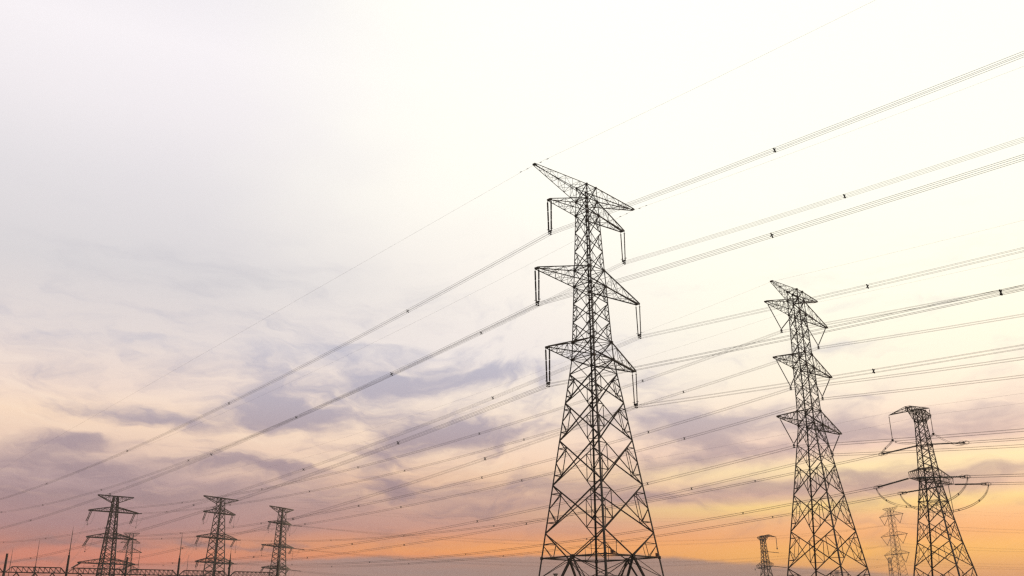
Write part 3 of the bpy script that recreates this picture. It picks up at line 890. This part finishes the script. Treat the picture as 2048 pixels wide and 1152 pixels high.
for k, br, lab in (('UR', -.075, 'upper conductor bundle leaving the tension pylon to the right'), ('LR', -.088, 'lower near conductor bundle leaving the tension pylon to the right'),
                   ('RR', -.088, 'lower far conductor bundle leaving the tension pylon to the right')):
    wire_bundle('conductor_bundle', para(RINGS[k], 135, 330, br, 2e-4, 34), lab, 'conductor bundles of the tension pylon', QUAD(.25), .028, (58, 118))
for sx, lab in ((-1, 'left'), (1, 'right')):
    P = T3.world((sx * (5.2 if sx < 0 else 7.0), 0, 57.3)); E_ = T5.world((sx * 12.4, 0, Z5[0]))
    wire_bundle('ground_wire', list(reversed(para(P, 135, 330, -.04, 2e-4, 30))) + sag(P, E_, 9.0, 40)[1:], 'thin ground wire on the %s top arm of the tension pylon' % lab, 'ground wires of the tension pylon', [(0, 0)], .014, part='strand')

# --- line from the right one of the left pylons to the pale distant pylon and on to the right
D8 = R(72.8)
for i in range(3):
    for sx in (-1, 1):
        tip = T6.world((sx * (L6 if sx < 0 else R6)[i + 1], 0, Z6[i + 1])); P = BOT['D', i, -sx if False else sx]
        d = (P - tip).normalized(); ring = tip + d * 8.0 + Vector((0, 0, -1.0))
        tension_string(tip, ring, 'strain string toward the right on the %s %s arm of the rightmost left pylon' % (RANK[i], SIDE[sx]), 'strain strings of the rightmost left pylon', far=True)
        sg = {(0, 1): 11.2, (0, -1): 15.5, (1, 1): 10.9, (1, -1): 15.0, (2, 1): 10.9, (2, -1): 15.0}[i, sx]
        pts = sag(ring, P, sg, 44) + para(P, 72.8, 330, -.0405, 1.5e-4, 24)[1:]
        wire_bundle('conductor_bundle', pts, 'far twin conductor on the %s %s arm of the pale distant pylon' % (RANK[i], SIDE[-sx]), 'conductors of the pale distant pylon', [(-.2, .25), (.2, -.25)], .034, (80, 150, 220, 290, 360, 430, 540, 610))
for sx in (-1, 1):
    P = T6.world((sx * (L6 if sx < 0 else R6)[0], 0, Z6[0])); E_ = T8.world((sx * 8.9, 0, 93.2))
    wire_bundle('ground_wire', sag(P, E_, 9, 40) + para(E_, 72.8, 330, -.035, 1.4e-4, 20)[1:], 'far ground wire on the %s top arm of the pale distant pylon' % SIDE[-sx], 'ground wires of the pale distant pylon', [(0, 0)], .016, part='strand')

# --- small far tension pylon
z7 = {'u': 47.8, 'l': 38.4}
for i, (lx, ly, z, nm) in enumerate(((0, -1.5, 47.8, 'upper'), (-9.2, -.5, 38.3, 'near lower'), (11.2, -.5, 38.3, 'far lower'))):
    p = T7.world((lx, ly, z)); dd = T7.M.to_3x3() @ Vector((0, -1, -.08)); ring = p + dd * 9
    tension_string(p, ring, '%s strain string reaching right from the small far tension pylon' % nm, 'strain strings of the small far pylon', far=True)
    dh = Vector((dd.x, dd.y, 0)).normalized()
    wire_bundle('conductor_bundle', [ring + dh * s + Vector((0, 0, -.06 * s + 1.6e-4 * s * s)) for s in [400 * k / 30 for k in range(31)]], '%s conductor leaving the small far tension pylon to the right' % nm, 'conductors of the small far pylon', [(-.2, .25), (.2, -.25)], .022, (70, 140, 210))
    p2 = T7.world((lx, 1.5, z)); dd2 = (Vector((120, 480, 8)) - p2).normalized(); r2 = p2 + dd2 * 8
    tension_string(p2, r2, '%s strain string dropping left from the small far tension pylon' % nm, 'strain strings of the small far pylon', far=True)
    wire_bundle('conductor_bundle', sag(r2, Vector((120 + lx * .8, 480, 9)), 3, 14), '%s conductor dropping left from the small far tension pylon' % nm, 'conductors of the small far pylon', [(-.2, .2), (.2, -.2)], .018)
for sy, nm in ((1, 'left'), (-1, 'right')):
    p = T7.world((-6.5, sy * 5.6, 56.0)); root = empty('pilot_insulator', p); tag(root, 'slim hanging insulator at the %s top of the small far tension pylon' % nm, 'insulator', 'jumper insulators of the small far pylon')
    place('polymer_rod', ROD_F, (0, 0, 0), (0, 0, -6.3), root); tube('weight', [(0, 0, -6.3), (0, 0, -6.5), (0, 0, -7.1), (0, 0, -7.3)], [.2, .42, .42, .2], FIT, root, 8)

# ------------------------------------------------------------------ substation gantry at the lower left
GO = Vector((-178, 334, 0)); GA = R(61); GD = Vector((math.sin(GA), math.cos(GA), 0)); GN = Vector((GD.y, -GD.x, 0))
gt = empty('substation_gantry', GO, math.pi / 2 - GA)
tag(gt, 'long low steel gantry of truss beams on round masts at the lower left', 'gantry')
cols = [-15.8, 1.85, 21.54, 41.18, 59.58, 78.37, 97.1]
for k, t in enumerate(cols):
    tube('column', [(t, 0, 0), (t, 0, 21.5), (t, 0, 28.1), (t, 0, 28.3)], [.55, .44, .36, .42], STEEL2, gt, 10)
    if k < len(cols) - 1:
        t2 = cols[k + 1]; bm = empty('beam', (t, 0, 0), 0, gt); Lb = t2 - t; n = 9
        for sy in (-1, 1):
            y = sy * .85
            bar('bottom_chord', (.4, y, 22.1), (Lb - .4, y, 22.1), .26, bm, STEEL2)
            bar('top_chord', (2.1, y, 23.95), (Lb - 2.1, y, 23.95), .22, bm, STEEL2)
            bar('end_diagonal', (.4, y, 22.15), (2.1, y, 23.95), .22, bm, STEEL2); bar('end_diagonal', (Lb - .4, y, 22.15), (Lb - 2.1, y, 23.95), .22, bm, STEEL2)
            for j in range(n + 1):
                xx = 2.1 + (Lb - 4.2) * j / n
                bar('truss_post', (xx, y, 22.15), (xx, y, 23.9), .12, bm, STEEL2)
                if j < n:
                    x2 = 2.1 + (Lb - 4.2) * (j + 1) / n
                    bar('truss_diagonal', (xx, y, 23.9), (x2, y, 22.15), .11, bm, STEEL2)
        for j in range(0, n + 1, 3):
            xx = 2.1 + (Lb - 4.2) * j / n
            bar('cross_strut', (xx, -.85, 23.9), (xx, .85, 23.9), .12, bm, STEEL2); bar('cross_strut', (xx, -.85, 22.1), (xx, .85, 22.1), .12, bm, STEEL2)
for t, z in ((21.54, 38.3), (59.58, 37.8), (78.37, 32.8)):
    tube('lightning_rod', [(t, 0, 28.2), (t, 0, 30.5), (t, 0, z - 2), (t, 0, z)], [.2, .14, .09, .03], STEEL2, gt, 6)
for k, (x, y, z, lab) in enumerate(((-219.1, 420, 37.8, 'thin lightning mast at the far left behind the gantry'), (-208.0, 420, 41.6, 'thin lightning mast with a thick foot, second from the left edge'),
                                    (-163.3, 420, 37.2, 'thin lightning mast just right of the leftmost pylon'), (-152.1, 450, 36.2, 'short thin lightning mast left of the middle pylon'))):
    r = empty('lightning_mast', (x, y, 0)); tag(r, lab, 'mast', 'lightning masts of the substation')
    thick = k == 1
    tube('mast_tube', [(0, 0, 0), (0, 0, 18), (0, 0, z - 12)], [.45 if thick else .3, .4 if thick else .22, .34 if thick else .16], STEEL2, r, 8)
    tube('spike', [(0, 0, z - 12), (0, 0, z - 5), (0, 0, z)], [.14, .10, .03], STEEL2, r, 6)


def gpt(t, z): return GO + GD * t + Vector((0, 0, z))


bays = [5.7, 11.47, 17.03, 25.94, 31.89, 36.76, 47.9, 53.2, 56.6, 63.0, 67.6, 73.1, 80.6, 85.4, 90.2]
ORDW = 'first second third fourth fifth sixth seventh eighth ninth tenth eleventh twelfth thirteenth fourteenth fifteenth'.split()
for k, t in enumerate(bays):
    for s, nm in ((1, 'front'), (-1, 'rear')):
        p = gpt(t, 22.0) + GN * s * .9
        q = p + GN * s * 2.2 + GD * s * 2.6 + Vector((0, 0, -3.4))
        root = empty('beam_insulator', p); tag(root, '%s drooping insulator string at the %s hanging point from the left under the gantry' % (nm, ORDW[k]), 'insulator', 'insulator strings of the gantry')
        place('disc_string', ROD_F, (0, 0, 0), q - p, root)
        data_obj('end_clamp', box_data('endclamp', .4, .4, .4, FIT), root, q - p)

# slack spans from the left pylons down to the gantry
ORD = {'T4': (T4, Z4, L4, R4, [2, 2, 1, 4, 4, 3], 'leftmost pylon'), 'T5': (T5, Z5, L5, R5, [8, 8, 9, 10, 10, 11], 'middle left pylon'), 'T6': (T6, Z6, L6, R6, [12, 12, 12, 14, 14, 14], 'rightmost left pylon')}
for key, (T, Z, LL, RR, order, nm) in ORD.items():
    n = 0
    for sx in (-1, 1):
        for i in range(3):
            tip = T.world((sx * ((LL if sx < 0 else RR)[i + 1] - (1.6 if sx > 0 else .9)), -.3, Z[i + 1] - .1)); E_ = gpt(bays[order[n]], 22.4) - GN * .9; n += 1
            d = E_ - tip; vw = Vector((tip.x, tip.y, 0)).normalized(); d = (d - vw * d.dot(vw) * .85).normalized(); ring = tip + d * 6.2
            tension_string(tip, ring, 'dark string sloping down from the %s %s arm of the %s' % (RANK[i], SIDE[sx], nm), 'down strings of the left pylons', far=True, wide=True)
            L = (E_ - ring).length
            wire_bundle('slack_span', sag(ring, E_, L * .02, 20), 'slack wires from the %s %s arm of the %s down to the gantry' % (RANK[i], SIDE[sx], nm), 'slack spans to the gantry', [(-.22, 0), (.22, 0)], .02)
            # jumper with its hanging pilot
            e2 = T.world((sx * ((LL if sx < 0 else RR)[i + 1]), 0, Z[i + 1]))
            far_ = e2 + Vector((.55, .25, 0)) * (4.5 if key != 'T6' else 7)
            wire_bundle('jumper_loop', cubic(ring, ring + Vector((1.5, 1, -2.6)), far_ + Vector((-1.0, 0, -6.0)), far_ + Vector((0, 0, -.6)), 14), 'slack jumper under the %s %s arm of the %s' % (RANK[i], SIDE[sx], nm), 'jumpers of the left pylons', [(-.2, 0), (.2, 0)], .022, cat='jumper')
            pr = empty('pilot_insulator', e2 + Vector((0, 0, -.1))); tag(pr, 'vertical jumper insulator under the %s %s arm tip of the %s' % (RANK[i], SIDE[sx], nm), 'insulator', 'jumper insulators of the left pylons')
            place('polymer_rod', rod_data('far_slim', .05, .075, 8, PORC, 6), (0, 0, 0), (0, 0, -6.4), pr); data_obj('weight', box_data('endclamp', .4, .4, .4, FIT), pr, (0, 0, -6.6))

# ------------------------------------------------------------------ distant high-mast light
hm = empty('high_mast_light', (38.3, 900, 0)); tag(hm, 'grey crown of a distant mast seen low beside the tallest pylon\'s left leg', 'mast')
tube('mast_tube', [(0, 0, 0), (0, 0, 30), (0, 0, 49.2)], [.9, .8, .7], STEEL2, hm, 10)
tube('crown', [(0, 0, 48.6), (0, 0, 49.2), (0, 0, 51.0), (0, 0, 51.5)], [.9, 1.3, 2.3, 2.3], STEEL2, hm, 14, smooth_shade=False)

# ------------------------------------------------------------------ haze
HAZE = True
if HAZE:
    hz = mesh_obj('haze', [(x, y, z) for x in (-2900, 2900) for y in (-600, 2600) for z in (-2.5, 110)], [(0, 1, 3, 2), (4, 6, 7, 5), (0, 4, 5, 1), (2, 3, 7, 6), (0, 2, 6, 4), (1, 5, 7, 3)], STEEL)
    hz.data.materials.clear()
    hm_ = bpy.data.materials.new('evening_haze'); hm_.use_nodes = True; hm_.node_tree.nodes.clear()
    pv = hm_.node_tree.nodes.new('ShaderNodeVolumePrincipled'); pv.inputs['Color'].default_value = (.95, .86, .78, 1); pv.inputs['Density'].default_value = .00022
    ov = hm_.node_tree.nodes.new('ShaderNodeOutputMaterial'); hm_.node_tree.links.new(pv.outputs[0], ov.inputs['Volume'])
    hz.data.materials.append(hm_); hz['kind'] = 'stuff'; hz['label'] = 'thin warm evening haze over the whole plain'
